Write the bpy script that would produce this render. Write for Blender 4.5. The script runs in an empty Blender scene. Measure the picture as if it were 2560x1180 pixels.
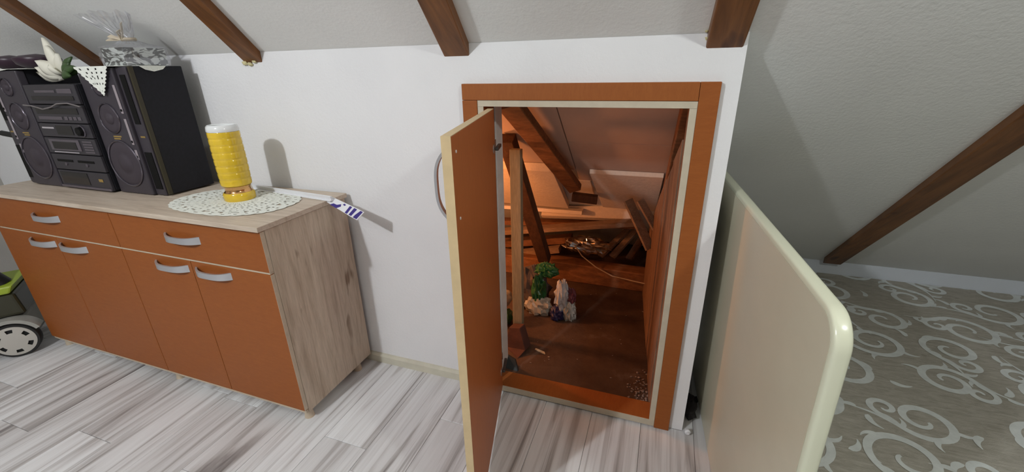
import bpy, bmesh, math, random
from mathutils import Vector, Matrix, noise
random.seed(7)
sc = bpy.context.scene
COL = sc.collection

# ------------------------------------------------------------------ camera
F_PX = 1054.69
CAM = Vector((0.0, -1.4004, 1.33))
RIGHT = Vector((0.9433222304, 0.3313741989, -0.0182841435))
UP = Vector((-0.1057367734, 0.3523090145, 0.9298914415))
FWD = Vector((-0.3145837000, 0.8752539624, -0.3673793639))
cd = bpy.data.cameras.new('camera')
cd.sensor_width = 36.0
cd.lens = F_PX / 2560 * 36.0
cd.clip_start = 0.02
cam = bpy.data.objects.new('camera', cd)
COL.objects.link(cam)
cam.matrix_world = Matrix((
    (RIGHT.x, UP.x, -FWD.x, CAM.x),
    (RIGHT.y, UP.y, -FWD.y, CAM.y),
    (RIGHT.z, UP.z, -FWD.z, CAM.z),
    (0, 0, 0, 1)))
sc.camera = cam

# ------------------------------------------------------------------ light
w = bpy.data.worlds.new('world')
sc.world = w
w.use_nodes = True
w.node_tree.nodes['Background'].inputs[0].default_value = (0.75, 0.8, 0.85, 1)
w.node_tree.nodes['Background'].inputs[1].default_value = 0.02


def lamp(name, loc, power, col, size):
    d = bpy.data.lights.new(name, 'POINT')
    d.energy = power
    d.color = col
    d.shadow_soft_size = size
    o = bpy.data.objects.new(name, d)
    o.location = loc
    COL.objects.link(o)


lamp('ceiling_light_left', (-1.52, -2.6, 2.40), 128, (0.935, 0.965, 1.0), 0.05)
lamp('ceiling_light_right', (0.92, -1.32, 2.02), 31, (0.96, 1.0, 0.95), 0.06)
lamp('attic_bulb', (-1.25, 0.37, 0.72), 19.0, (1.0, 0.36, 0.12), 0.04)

vs = sc.view_settings
vs.view_transform = 'Standard'
vs.look = 'None'
vs.gamma = 1.0
vs.exposure = 0.0
vs.use_curve_mapping = False


# ------------------------------------------------------------------ helpers
def ray(x, y):
    return RIGHT * ((x - 1280) / F_PX) - UP * ((y - 590) / F_PX) + FWD


def onz(x, y, z):
    d = ray(x, y)
    return CAM + d * ((z - CAM.z) / d.z)


def ony(x, y, Y):
    d = ray(x, y)
    return CAM + d * ((Y - CAM.y) / d.y)


AL = math.radians(37.5)
Z0 = 1.415
SN = Vector((0, math.sin(AL), math.cos(AL)))      # normal of the roof slope (outwards)


def slope_z(Y, off=0.0):
    return Z0 - Y * math.tan(AL) - off / math.cos(AL)


WLOC = {}


class MB:
    def __init__(self):
        self.v = []
        self.f = []

    def add(self, verts, faces):
        n = len(self.v)
        self.v += [Vector(p) for p in verts]
        self.f += [tuple(i + n for i in fc) for fc in faces]
        return self

    def box(self, a, b):
        x0, y0, z0 = a
        x1, y1, z1 = b
        return self.add([(x0, y0, z0), (x1, y0, z0), (x1, y1, z0), (x0, y1, z0),
                         (x0, y0, z1), (x1, y0, z1), (x1, y1, z1), (x0, y1, z1)],
                        [(0, 3, 2, 1), (4, 5, 6, 7), (0, 1, 5, 4), (1, 2, 6, 5), (2, 3, 7, 6), (3, 0, 4, 7)])

    def hexa(self, p):
        """eight corners: four of the bottom, four of the top in the same order"""
        return self.add(p, [(0, 3, 2, 1), (4, 5, 6, 7), (0, 1, 5, 4), (1, 2, 6, 5), (2, 3, 7, 6), (3, 0, 4, 7)])

    def beam(self, a, b, wd, ht, upv=(0, 0, 1)):
        a, b = Vector(a), Vector(b)
        d = (b - a).normalized()
        s = d.cross(Vector(upv)).normalized()
        u = s.cross(d).normalized()
        s *= wd / 2
        u *= ht / 2
        return self.hexa([a - s - u, b - s - u, b + s - u, a + s - u, a - s + u, b - s + u, b + s + u, a + s + u])

    def prism(self, pts, vec):
        """closed polygon of 3-D points pushed along vec"""
        n = len(pts)
        vec = Vector(vec)
        vv = [Vector(p) for p in pts] + [Vector(p) + vec for p in pts]
        fs = [tuple(range(n - 1, -1, -1)), tuple(range(n, 2 * n))]
        fs += [(i, (i + 1) % n, n + (i + 1) % n, n + i) for i in range(n)]
        return self.add(vv, fs)

    def tube(self, path, r, n=8, cap=True):
        path = [Vector(p) for p in path]
        rs = r if isinstance(r, (list, tuple)) else [r] * len(path)
        vv, fs = [], []
        up = Vector((0.123, 0.2, 1)).normalized()
        for i, p in enumerate(path):
            d = (path[min(i + 1, len(path) - 1)] - path[max(i - 1, 0)]).normalized()
            s = d.cross(up)
            if s.length < 1e-3:
                s = d.cross(Vector((1, 0, 0)))
            s.normalize()
            u = s.cross(d)
            for k in range(n):
                a = 2 * math.pi * k / n
                vv.append(p + (s * math.cos(a) + u * math.sin(a)) * rs[i])
        for i in range(len(path) - 1):
            for k in range(n):
                k2 = (k + 1) % n
                fs.append((i * n + k, i * n + k2, (i + 1) * n + k2, (i + 1) * n + k))
        if cap:
            fs.append(tuple(range(n - 1, -1, -1)))
            m = (len(path) - 1) * n
            fs.append(tuple(range(m, m + n)))
        return self.add(vv, fs)

    def lathe(self, prof, c, ax=(0, 0, 1), n=40, mod=None):
        """profile of (radius, height) about an axis through c"""
        ax = Vector(ax).normalized()
        s = ax.orthogonal().normalized()
        u = ax.cross(s)
        c = Vector(c)
        vv, fs = [], []
        for r, h in prof:
            for k in range(n):
                a = 2 * math.pi * k / n
                rr = r if mod is None else mod(r, h, a)
                vv.append(c + ax * h + (s * math.cos(a) + u * math.sin(a)) * rr)
        for i in range(len(prof) - 1):
            for k in range(n):
                k2 = (k + 1) % n
                fs.append((i * n + k, i * n + k2, (i + 1) * n + k2, (i + 1) * n + k))
        if prof[0][0] > 1e-5:
            fs.append(tuple(range(n - 1, -1, -1)))
        if prof[-1][0] > 1e-5:
            m = (len(prof) - 1) * n
            fs.append(tuple(range(m, m + n)))
        return self.add(vv, fs)

    def blob(self, c, size, seed=0, amp=0.15, nz=3.0, seg=20, flat=True, rot=0.0):
        c = Vector(c)
        vv, fs = [], []
        rings = seg // 2
        R = Matrix.Rotation(rot, 3, 'Z')
        for i in range(rings + 1):
            t = math.pi * i / rings
            for k in range(seg):
                a = 2 * math.pi * k / seg
                d = Vector((math.sin(t) * math.cos(a), math.sin(t) * math.sin(a), math.cos(t)))
                m = 1 + amp * noise.noise(d * nz + Vector((seed * 7.3, seed * 3.1, 0)))
                m += amp * 0.5 * noise.noise(d * nz * 2.7 + Vector((seed, 5, seed)))
                p = Vector((d.x * size[0], d.y * size[1], d.z * size[2])) * m
                if flat and p.z < -size[2] * 0.75:
                    p.z = -size[2] * 0.75
                vv.append(c + R @ p)
        for i in range(rings):
            for k in range(seg):
                k2 = (k + 1) % seg
                fs.append((i * seg + k, (i + 1) * seg + k, (i + 1) * seg + k2, i * seg + k2))
        return self.add(vv, fs)

    def build(self, name, mat, parent=None, label=None, cat=None, group=None, kind=None,
              smooth=False, bevel=0.0, seg=2, origin=None):
        v = self.v
        lo = Vector((min(p.x for p in v), min(p.y for p in v), min(p.z for p in v)))
        hi = Vector((max(p.x for p in v), max(p.y for p in v), max(p.z for p in v)))
        ctr = (lo + hi) / 2
        if parent is None:
            ctr.z = lo.z
        if origin is not None:
            ctr = Vector(origin)
        me = bpy.data.meshes.new(name)
        me.from_pydata([p - ctr for p in v], [], self.f)
        bm = bmesh.new()
        bm.from_mesh(me)
        bmesh.ops.remove_doubles(bm, verts=bm.verts, dist=1e-6)
        bmesh.ops.recalc_face_normals(bm, faces=bm.faces)
        bm.to_mesh(me)
        bm.free()
        me.materials.append(MAT[mat] if isinstance(mat, str) else mat)
        if smooth:
            for p in me.polygons:
                p.use_smooth = True
        o = bpy.data.objects.new(name, me)
        COL.objects.link(o)
        WLOC[o] = ctr.copy()
        if parent is not None:
            o.parent = parent
            o.location = ctr - WLOC[parent]
        else:
            o.location = ctr
        if bevel:
            m = o.modifiers.new('bevel', 'BEVEL')
            m.width = bevel
            m.segments = seg
            m.limit_method = 'ANGLE'
            m.angle_limit = math.radians(40)
        if smooth and not bevel:
            m = o.modifiers.new('split', 'EDGE_SPLIT')
            m.split_angle = math.radians(50)
        tag(o, label, cat, group, kind)
        return o


def tag(o, label=None, cat=None, group=None, kind=None):
    if label:
        o['label'] = label
    if cat:
        o['category'] = cat
    if group:
        o['group'] = group
    if kind:
        o['kind'] = kind
    return o


def thing(name, loc, label=None, cat=None, group=None, kind=None, parent=None):
    o = bpy.data.objects.new(name, None)
    o.empty_display_size = 0.05
    COL.objects.link(o)
    WLOC[o] = Vector(loc)
    if parent is not None:
        o.parent = parent
        o.location = Vector(loc) - WLOC[parent]
    else:
        o.location = loc
    return tag(o, label, cat, group, kind)


# ------------------------------------------------------------------ materials
MAT = {}


def nodes_of(name, rough=0.5, metal=0.0, col=(0.5, 0.5, 0.5), spec=0.5):
    m = bpy.data.materials.new(name)
    m.use_nodes = True
    nt = m.node_tree
    b = nt.nodes['Principled BSDF']
    b.inputs['Base Color'].default_value = (*col, 1)
    b.inputs['Roughness'].default_value = rough
    b.inputs['Metallic'].default_value = metal
    b.inputs['Specular IOR Level'].default_value = spec
    MAT[name] = m
    return m, nt, b


def coords(nt, scale=(1, 1, 1), rand=True, rot=(0, 0, 0)):
    tc = nt.nodes.new('ShaderNodeTexCoord')
    mp = nt.nodes.new('ShaderNodeMapping')
    mp.inputs['Scale'].default_value = scale
    mp.inputs['Rotation'].default_value = rot
    if rand:
        oi = nt.nodes.new('ShaderNodeObjectInfo')
        mu = nt.nodes.new('ShaderNodeMath')
        mu.operation = 'MULTIPLY'
        mu.inputs[1].default_value = 37.0
        nt.links.new(oi.outputs['Random'], mu.inputs[0])
        ad = nt.nodes.new('ShaderNodeVectorMath')
        ad.operation = 'ADD'
        nt.links.new(tc.outputs['Object'], ad.inputs[0])
        nt.links.new(mu.outputs[0], ad.inputs[1])
        nt.links.new(ad.outputs[0], mp.inputs['Vector'])
    else:
        nt.links.new(tc.outputs['Object'], mp.inputs['Vector'])
    return mp.outputs['Vector']


def noise_tex(nt, vec, scale, detail=4, rough=0.55, dist=0.0):
    n = nt.nodes.new('ShaderNodeTexNoise')
    n.inputs['Scale'].default_value = scale
    n.inputs['Detail'].default_value = detail
    n.inputs['Roughness'].default_value = rough
    n.inputs['Distortion'].default_value = dist
    nt.links.new(vec, n.inputs['Vector'])
    return n.outputs['Fac']


def ramp(nt, fac, stops):
    r = nt.nodes.new('ShaderNodeValToRGB')
    while len(r.color_ramp.elements) > 1:
        r.color_ramp.elements.remove(r.color_ramp.elements[-1])
    r.color_ramp.elements[0].position = stops[0][0]
    r.color_ramp.elements[0].color = (*stops[0][1], 1)
    for p, c in stops[1:]:
        e = r.color_ramp.elements.new(p)
        e.color = (*c, 1)
    nt.links.new(fac, r.inputs['Fac'])
    return r.outputs['Color']


def bump(nt, b, fac, strength, dist=0.01):
    n = nt.nodes.new('ShaderNodeBump')
    n.inputs['Strength'].default_value = strength
    n.inputs['Distance'].default_value = dist
    nt.links.new(fac, n.inputs['Height'])
    nt.links.new(n.outputs['Normal'], b.inputs['Normal'])


def mix(nt, a, b, fac, mode='MIX'):
    m = nt.nodes.new('ShaderNodeMix')
    m.data_type = 'RGBA'
    m.blend_type = mode
    if isinstance(fac, float):
        m.inputs[0].default_value = fac
    else:
        nt.links.new(fac, m.inputs[0])
    nt.links.new(a, m.inputs[6])
    nt.links.new(b, m.inputs[7])
    return m.outputs[2]


def paint(name, c1, c2, bscale=55.0, strength=0.25, rough=0.85):
    m, nt, b = nodes_of(name, rough, spec=0.25)
    v = coords(nt, rand=False)
    nt.links.new(ramp(nt, noise_tex(nt, v, 2.2, 5), [(0.3, c1), (0.7, c2)]), b.inputs['Base Color'])
    bump(nt, b, noise_tex(nt, v, bscale, 6, 0.6), strength, 0.012)


def wood(name, cols, scale, grain=6.0, rough=0.5, bstr=0.0, spec=0.4, dist=0.6, knots=None, fine=None):
    """streaks stretched along the axis with the small scale"""
    m, nt, b = nodes_of(name, rough, spec=spec)
    v = coords(nt, scale)
    f = noise_tex(nt, v, grain, 6, 0.6, dist)
    c = ramp(nt, f, cols)
    if fine:
        f2 = noise_tex(nt, v, grain * 5, 3, 0.5, 0.2)
        c = mix(nt, c, ramp(nt, f2, [(0.35, (fine,) * 3), (0.65, (1, 1, 1))]), 0.8, 'MULTIPLY')
    if knots:
        v2 = coords(nt, knots[0])
        f3 = noise_tex(nt, v2, knots[1], 2, 0.5, 0.3)
        c = mix(nt, c, ramp(nt, f3, [(knots[2], (1, 1, 1)), (knots[2] + 0.07, knots[3])]), 0.9, 'MULTIPLY')
    nt.links.new(c, b.inputs['Base Color'])
    if bstr:
        bump(nt, b, f, bstr, 0.01)
    return m


def plain(name, col, rough=0.5, metal=0.0, spec=0.5, var=0.0, scale=20.0, bstr=0.0):
    m, nt, b = nodes_of(name, rough, metal, col, spec)
    if var or bstr:
        v = coords(nt)
        f = noise_tex(nt, v, scale, 5)
        if var:
            lo = tuple(c * (1 - var) for c in col)
            hi = tuple(min(1, c * (1 + var)) for c in col)
            nt.links.new(ramp(nt, f, [(0.3, lo), (0.7, hi)]), b.inputs['Base Color'])
        if bstr:
            bump(nt, b, f, bstr, 0.01)
    return m


paint('wall_paint', (0.76, 0.765, 0.78), (0.81, 0.815, 0.825), 70, 0.16)
paint('slope_paint', (0.75, 0.76, 0.745), (0.80, 0.81, 0.795), 75, 0.16)
paint('low_bounce_paint', (0.38, 0.36, 0.33), (0.44, 0.42, 0.39), 70, 0.1)  # made darker on the unseen walls and flat ceiling to cut bounced light
paint('low_wall_paint', (0.66, 0.70, 0.76), (0.71, 0.75, 0.80), 45, 0.2)
wood('orange_veneer', [(0.3, (0.285, 0.083, 0.017)), (0.7, (0.325, 0.098, 0.021))], (3, 3, 14), 7, 0.45, fine=0.93, spec=0.25)
wood('orange_veneer_flat', [(0.3, (0.29, 0.087, 0.019)), (0.7, (0.33, 0.104, 0.024))], (14, 3, 3), 7, 0.45, fine=0.93, spec=0.25)
wood('door_veneer', [(0.3, (0.40, 0.118, 0.034)), (0.7, (0.46, 0.14, 0.042))], (16, 16, 2.0), 7, 0.4, fine=0.93)
wood('oak_top', [(0.25, (0.42, 0.33, 0.245)), (0.5, (0.58, 0.48, 0.385)), (0.75, (0.66, 0.57, 0.47))], (1.2, 14, 14), 3.0,
     0.5, fine=0.85, knots=((1.5, 7, 7), 2.5, 0.72, (0.45, 0.38, 0.33)))
wood('oak_side', [(0.25, (0.40, 0.31, 0.225)), (0.5, (0.57, 0.47, 0.365)), (0.75, (0.66, 0.56, 0.45))], (14, 14, 1.2), 3.0,
     0.5, fine=0.82, knots=((8, 8, 2.4), 2.2, 0.68, (0.42, 0.34, 0.28)))
plain('oak_edge', (0.54, 0.45, 0.34), 0.5, var=0.08, scale=30)
plain('beige_edge', (0.62, 0.47, 0.27), 0.5, var=0.06, scale=30)
plain('jamb_edge', (0.53, 0.47, 0.36), 0.5, var=0.06, scale=30)
plain('baseboard_cream', (0.62, 0.60, 0.49), 0.45, var=0.08, scale=15)
wood('rafter_wood', [(0.25, (0.085, 0.032, 0.010)), (0.55, (0.19, 0.075, 0.022)), (0.8, (0.27, 0.115, 0.035))],
     (10, 1.1, 1.1), 3.0, 0.45, 0.15, knots=((5, 2.4, 2.4), 2.0, 0.68, (0.35, 0.25, 0.2)))
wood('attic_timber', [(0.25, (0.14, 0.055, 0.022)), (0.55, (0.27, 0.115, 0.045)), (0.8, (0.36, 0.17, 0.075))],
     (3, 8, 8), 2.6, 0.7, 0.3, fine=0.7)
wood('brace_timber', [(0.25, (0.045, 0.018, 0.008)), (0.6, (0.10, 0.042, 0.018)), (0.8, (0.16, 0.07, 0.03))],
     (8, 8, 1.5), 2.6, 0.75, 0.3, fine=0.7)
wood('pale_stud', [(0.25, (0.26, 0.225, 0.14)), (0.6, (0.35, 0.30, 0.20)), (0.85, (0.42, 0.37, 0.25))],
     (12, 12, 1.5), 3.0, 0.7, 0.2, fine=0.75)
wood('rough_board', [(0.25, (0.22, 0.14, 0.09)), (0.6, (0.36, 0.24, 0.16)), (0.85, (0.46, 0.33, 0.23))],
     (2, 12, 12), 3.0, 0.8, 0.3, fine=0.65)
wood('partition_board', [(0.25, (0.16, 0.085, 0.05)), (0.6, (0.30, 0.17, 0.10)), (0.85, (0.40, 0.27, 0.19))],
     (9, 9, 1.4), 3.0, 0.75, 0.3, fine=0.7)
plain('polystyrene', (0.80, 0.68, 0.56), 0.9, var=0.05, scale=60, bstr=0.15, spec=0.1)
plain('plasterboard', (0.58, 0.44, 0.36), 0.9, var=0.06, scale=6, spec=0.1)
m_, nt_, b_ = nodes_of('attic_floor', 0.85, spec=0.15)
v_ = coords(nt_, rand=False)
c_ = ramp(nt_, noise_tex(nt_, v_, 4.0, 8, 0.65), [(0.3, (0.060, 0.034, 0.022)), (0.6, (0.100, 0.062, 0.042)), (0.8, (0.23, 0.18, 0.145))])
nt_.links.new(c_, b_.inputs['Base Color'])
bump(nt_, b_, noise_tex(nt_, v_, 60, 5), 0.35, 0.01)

# laminate planks: long streaks along Y, tone differs from plank to plank
m_, nt_, b_ = nodes_of('laminate', 0.38, spec=0.4)
v_ = coords(nt_, (7, 0.36, 1))
f_ = noise_tex(nt_, v_, 1.9, 6, 0.55, 1.2)
c_ = ramp(nt_, f_, [(0.28, (0.21, 0.195, 0.195)), (0.38, (0.48, 0.465, 0.46)), (0.48, (0.72, 0.725, 0.735)),
                    (0.60, (0.80, 0.815, 0.83)), (0.78, (0.87, 0.89, 0.91))])
v2_ = coords(nt_, (26, 0.5, 1))
f2_ = noise_tex(nt_, v2_, 1.6, 4, 0.6, 0.7)
c_ = mix(nt_, c_, ramp(nt_, f2_, [(0.32, (0.66, 0.64, 0.63)), (0.47, (1, 1, 1))]), 0.85, 'MULTIPLY')
oi_ = nt_.nodes.new('ShaderNodeObjectInfo')
c_ = mix(nt_, c_, ramp(nt_, oi_.outputs['Random'], [(0.0, (0.82, 0.805, 0.80)), (1.0, (1, 1, 1))]), 1.0, 'MULTIPLY')
nt_.links.new(c_, b_.inputs['Base Color'])
plain('floor_under', (0.14, 0.12, 0.11), 0.8)

m_, nt_, b_ = nodes_of('carpet_ground', 0.95, spec=0.05)
v_ = coords(nt_, (3, 12, 1), rand=False)
c_ = ramp(nt_, noise_tex(nt_, v_, 5, 7, 0.7, 0.8), [(0.3, (0.36, 0.33, 0.275)), (0.5, (0.47, 0.44, 0.375)), (0.7, (0.57, 0.54, 0.475))])
nt_.links.new(c_, b_.inputs['Base Color'])
v3_ = coords(nt_, rand=False)
bump(nt_, b_, noise_tex(nt_, v3_, 250, 3), 0.4, 0.004)
plain('carpet_scroll', (0.78, 0.81, 0.79), 0.95, spec=0.05, var=0.08, scale=25, bstr=0.2)

plain('panel_face', (0.62, 0.585, 0.45), 0.30, spec=0.5, var=0.03, scale=6)
plain('panel_edge', (0.66, 0.67, 0.52), 0.22, spec=0.5)
plain('silver', (0.56, 0.57, 0.60), 0.38, 0.7)
plain('steel', (0.55, 0.54, 0.52), 0.35, 0.9)
plain('dark_steel', (0.10, 0.09, 0.085), 0.45, 0.6)
plain('screw_white', (0.72, 0.70, 0.66), 0.5)
plain('white_plastic', (0.78, 0.79, 0.82), 0.35)
plain('white_batten', (0.70, 0.69, 0.67), 0.7, var=0.12, scale=12)
plain('purple_print', (0.045, 0.03, 0.22), 0.4)
plain('lace', (0.78, 0.80, 0.74), 0.9, spec=0.1, var=0.05, scale=120, bstr=0.3)
plain('vase_yellow', (0.72, 0.49, 0.035), 0.12, spec=0.7, var=0.12, scale=9)
plain('vase_white', (0.78, 0.80, 0.80), 0.12, spec=0.7)
plain('vase_gold', (0.75, 0.42, 0.18), 0.12, 0.95)
plain('speaker_black', (0.009, 0.009, 0.013), 0.62, spec=0.3, var=0.2, scale=80)
plain('speaker_fascia', (0.042, 0.036, 0.046), 0.42, spec=0.45)
plain('speaker_groove', (0.004, 0.004, 0.004), 0.6, spec=0.2)
plain('speaker_trim', (0.40, 0.35, 0.38), 0.4, 0.3)
plain('speaker_cone', (0.052, 0.042, 0.052), 0.6, spec=0.3)
plain('driver_ring', (0.14, 0.125, 0.15), 0.25, 0.7)
plain('gold_print', (0.42, 0.28, 0.08), 0.4, 0.4)
plain('olive_edge', (0.035, 0.028, 0.012), 0.5)
plain('hifi_face', (0.036, 0.033, 0.040), 0.4, spec=0.45)
plain('hifi_button', (0.10, 0.085, 0.10), 0.4)
plain('hifi_window', (0.010, 0.009, 0.010), 0.12)
plain('hifi_silver', (0.62, 0.58, 0.62), 0.35, 0.4)
plain('cable_grey', (0.18, 0.16, 0.16), 0.5)
plain('leaf_green', (0.035, 0.075, 0.018), 0.5, var=0.3, scale=25)
plain('petal_white', (0.74, 0.72, 0.62), 0.6, var=0.06)
plain('dark_purple', (0.032, 0.012, 0.026), 0.4)
plain('ribbon_beige', (0.56, 0.48, 0.36), 0.5, var=0.1)
plain('wheel_black', (0.012, 0.012, 0.012), 0.6)
plain('hub_white', (0.48, 0.46, 0.42), 0.45)
plain('machine_grey', (0.34, 0.34, 0.31), 0.45, var=0.06)
plain('machine_lime', (0.30, 0.40, 0.03), 0.4)
plain('machine_tank', (0.035, 0.034, 0.017), 0.3)
plain('machine_black', (0.008, 0.008, 0.009), 0.5)
plain('foam_yellow', (0.66, 0.60, 0.34), 0.9, var=0.15, scale=40, bstr=0.5)
plain('bag_green', (0.018, 0.10, 0.032), 0.35, var=0.35, scale=14)
plain('bag_white', (0.46, 0.47, 0.49), 0.3, var=0.10, scale=10)
plain('bag_cream', (0.38, 0.36, 0.31), 0.4, var=0.12, scale=10)
plain('bag_navy', (0.022, 0.020, 0.075), 0.35)
plain('bag_maroon', (0.11, 0.03, 0.04), 0.4)
plain('dark_sack', (0.075, 0.055, 0.048), 0.8, var=0.3, scale=12)
plain('brick_red', (0.07, 0.025, 0.018), 0.85, var=0.25, scale=18, bstr=0.4)
plain('slate_dark', (0.022, 0.026, 0.026), 0.6)
plain('wood_chip', (0.52, 0.40, 0.25), 0.8, var=0.15)
plain('plaster_crumb', (0.26, 0.21, 0.18), 0.9, var=0.2, scale=30)
plain('black_rag', (0.015, 0.012, 0.014), 0.8)
plain('wire_beige', (0.42, 0.33, 0.22), 0.5)

# black and white zebra print of the gift box
m_, nt_, b_ = nodes_of('zebra_print', 0.4)
v_ = coords(nt_, (10, 10, 18), rand=False, rot=(0.5, 0.5, 0.4))
c_ = ramp(nt_, noise_tex(nt_, v_, 1.6, 2, 0.5, 2.5), [(0.46, (0.02, 0.025, 0.022)), (0.52, (0.60, 0.64, 0.60))])
nt_.links.new(c_, b_.inputs['Base Color'])

# clear wrapping foil and clear builders' plastic
for nm_, tint_, keep_ in (('cellophane', (0.97, 0.97, 0.99), 0.24), ('clear_plastic', (0.80, 0.72, 0.60), 0.42)):
    m_ = bpy.data.materials.new(nm_)
    m_.use_nodes = True
    nt_ = m_.node_tree
    nt_.nodes.remove(nt_.nodes['Principled BSDF'])
    tr_ = nt_.nodes.new('ShaderNodeBsdfTransparent')
    tr_.inputs[0].default_value = (*tint_, 1)
    gl_ = nt_.nodes.new('ShaderNodeBsdfGlossy')
    gl_.inputs['Roughness'].default_value = 0.12
    gl_.inputs[0].default_value = (0.95, 0.95, 0.98, 1)
    mx_ = nt_.nodes.new('ShaderNodeMixShader')
    mx_.inputs[0].default_value = keep_
    nt_.links.new(tr_.outputs[0], mx_.inputs[1])
    nt_.links.new(gl_.outputs[0], mx_.inputs[2])
    nt_.links.new(mx_.outputs[0], nt_.nodes['Material Output'].inputs[0])
    MAT[nm_] = m_

# ================================================================== THE SETTING
XL, XR, YB = -3.95, 3.4, -4.4          # room limits: left, right, behind the camera
XC = 0.189                              # outer corner of the knee wall
ZC = 2.6
YK = 1.714                              # low wall at the back of the alcove

OP_L, OP_R, OP_T = -0.66, 0.128, 1.275  # rough opening behind the casing
kw = MB()
kw.prism([(XL, 0, 0), (OP_L, 0, 0), (OP_L, 0, Z0 - 0.002), (XL, 0, Z0 - 0.002)], (0, 0.055, 0))
kw.prism([(OP_L, 0, OP_T), (OP_R, 0, OP_T), (OP_R, 0, Z0 - 0.002), (OP_L, 0, Z0 - 0.002)], (0, 0.055, 0))
kw.prism([(OP_R, 0, 0), (XC, 0, 0), (XC, 0, Z0 - 0.002), (OP_R, 0, Z0 - 0.002)], (0, 0.055, 0))
kw.build('wall_knee', 'wall_paint', kind='structure')
MB().prism([(0.13, 0.055, 0), (0.13, 1.84, 0), (0.13, 0.055, slope_z(0.055))], (XC - 0.13, 0, 0)).build(
    'wall_return', 'wall_paint', kind='structure')
MB().box((XC, YK, 0), (XR, YK + 0.05, 0.098)).build('wall_alcove', 'low_wall_paint', kind='structure')
MB().box((XL - 0.1, YB, 0), (XL, 1.95, ZC)).build('wall_left', 'low_bounce_paint', kind='structure')
MB().box((XR, YB, 0), (XR + 0.1, 1.95, ZC)).build('wall_right', 'low_bounce_paint', kind='structure')
MB().box((XL - 0.1, YB - 0.1, 0), (XR + 0.1, YB, ZC)).build('wall_back', 'low_bounce_paint', kind='structure')
yt = -(ZC - Z0) / math.tan(AL)
MB().prism([(XL, 1.95, slope_z(1.95)), (XL, yt, ZC), (XL, yt, ZC + 0.08), (XL, 1.95, slope_z(1.95) + 0.08)],
           (XR - XL, 0, 0)).build('ceiling', 'slope_paint', kind='structure')
MB().box((XL, YB, ZC), (XR, yt, ZC + 0.08)).build('ceiling_top', 'low_bounce_paint', kind='structure')

# floor of the room and its planks
floor = MB().box((XL, YB, -0.06), (XR, 1.9, -0.008)).build('floor', 'floor_under', kind='structure')
PW = 0.195
x = -0.745 - PW * 16
k = 0
while x < 0.42:
    k += 1
    ys = [0.0]
    if abs(x + 0.745) < 0.01:
        y = -0.245
    else:
        y = -random.uniform(0.35, 1.3)
    x1 = min(x + PW, 0.46)
    last = 1.70 if x > XC else 0.0
    if x < XC < x1:
        last = 0.0
    while True:
        yy = max(y, -3.2)
        if x1 > XL and x > XL:
            MB().box((x + 0.0006, yy + 0.0006, -0.008), (x1 - 0.0006, last - 0.0006, 0.0)).build(
                'plank', 'laminate', floor, bevel=0.0012, seg=1)
        if y <= -3.2:
            break
        last = yy
        y -= 1.28
    x += PW

MB().box((XC + 0.001, 0.0006, -0.008), (0.2294, 1.70, 0.0)).build('plank', 'laminate', floor, bevel=0.0012, seg=1)

# skirting along the knee wall
bb = MB()
bb.prism([(XL, 0, 0), (XL, -0.014, 0), (XL, -0.014, 0.036), (XL, -0.008, 0.046), (XL, 0, 0.048)], (-0.674 - XL, 0, 0))
bb.build('baseboard_knee', 'baseboard_cream', kind='structure')

# rafters showing below the slope: they fan out a little
RW, RP = 0.095, 0.032


def rafter(xw, skew, ya, yb, label, mat='rafter_wood', wd=RW, pr=RP, y_ref=0.0, parent=None):
    pts = []
    for off in (pr, -0.02):
        for Y, sx in ((ya, -1), (yb, -1), (yb, 1), (ya, 1)):
            xx = xw + skew * (Y - y_ref) + sx * wd / 2
            pts.append((xx, Y, slope_z(Y, off)))
    return MB().hexa(pts)


def foam(parent, spots, seed):
    for i, (px, py, s) in enumerate(spots):
        p = ony(px, py, -0.006)
        MB().blob(p, (s, 0.008, s * 0.55), seed + i, 0.5, 2.2, 12, flat=False).build('foam_bead', 'foam_yellow', parent, smooth=True)


RL = [(-2.600, -0.36, 'dark brown roof rafter behind the gift box, above the hi-fi', []),
      (-1.604, -0.25, 'brown roof rafter ending above the yellow vase with foam under its end', [(612, 158, .014), (625, 160, .013), (636, 154, .010)]),
      (-0.690, -0.13, 'brown roof rafter ending left of the hatch casing with chipped corner', [(1150, 106, .008), (1158, 112, .008)]),
      (0.132, -0.03, 'wide brown roof rafter ending above the right corner of the hatch', [(1768, 78, .006), (1771, 96, .008), (1856, 98, .008)])]
for i, (xw, sk, lb, fo) in enumerate(RL):
    r = rafter(xw, sk, 0.03, -1.5, lb).build('rafter', 'rafter_wood', label=lb, cat='rafter', group='exposed roof rafters', bevel=0.004)
    foam(r, fo, 11 * i)
lb = 'long dark rafter slanting down the alcove slope to the low wall'
r = rafter(1.010, 0.088, 1.66, -1.5, lb, y_ref=0.3, wd=0.10).build('rafter', 'rafter_wood', label=lb, cat='rafter', group='exposed roof rafters', bevel=0.004)

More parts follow.
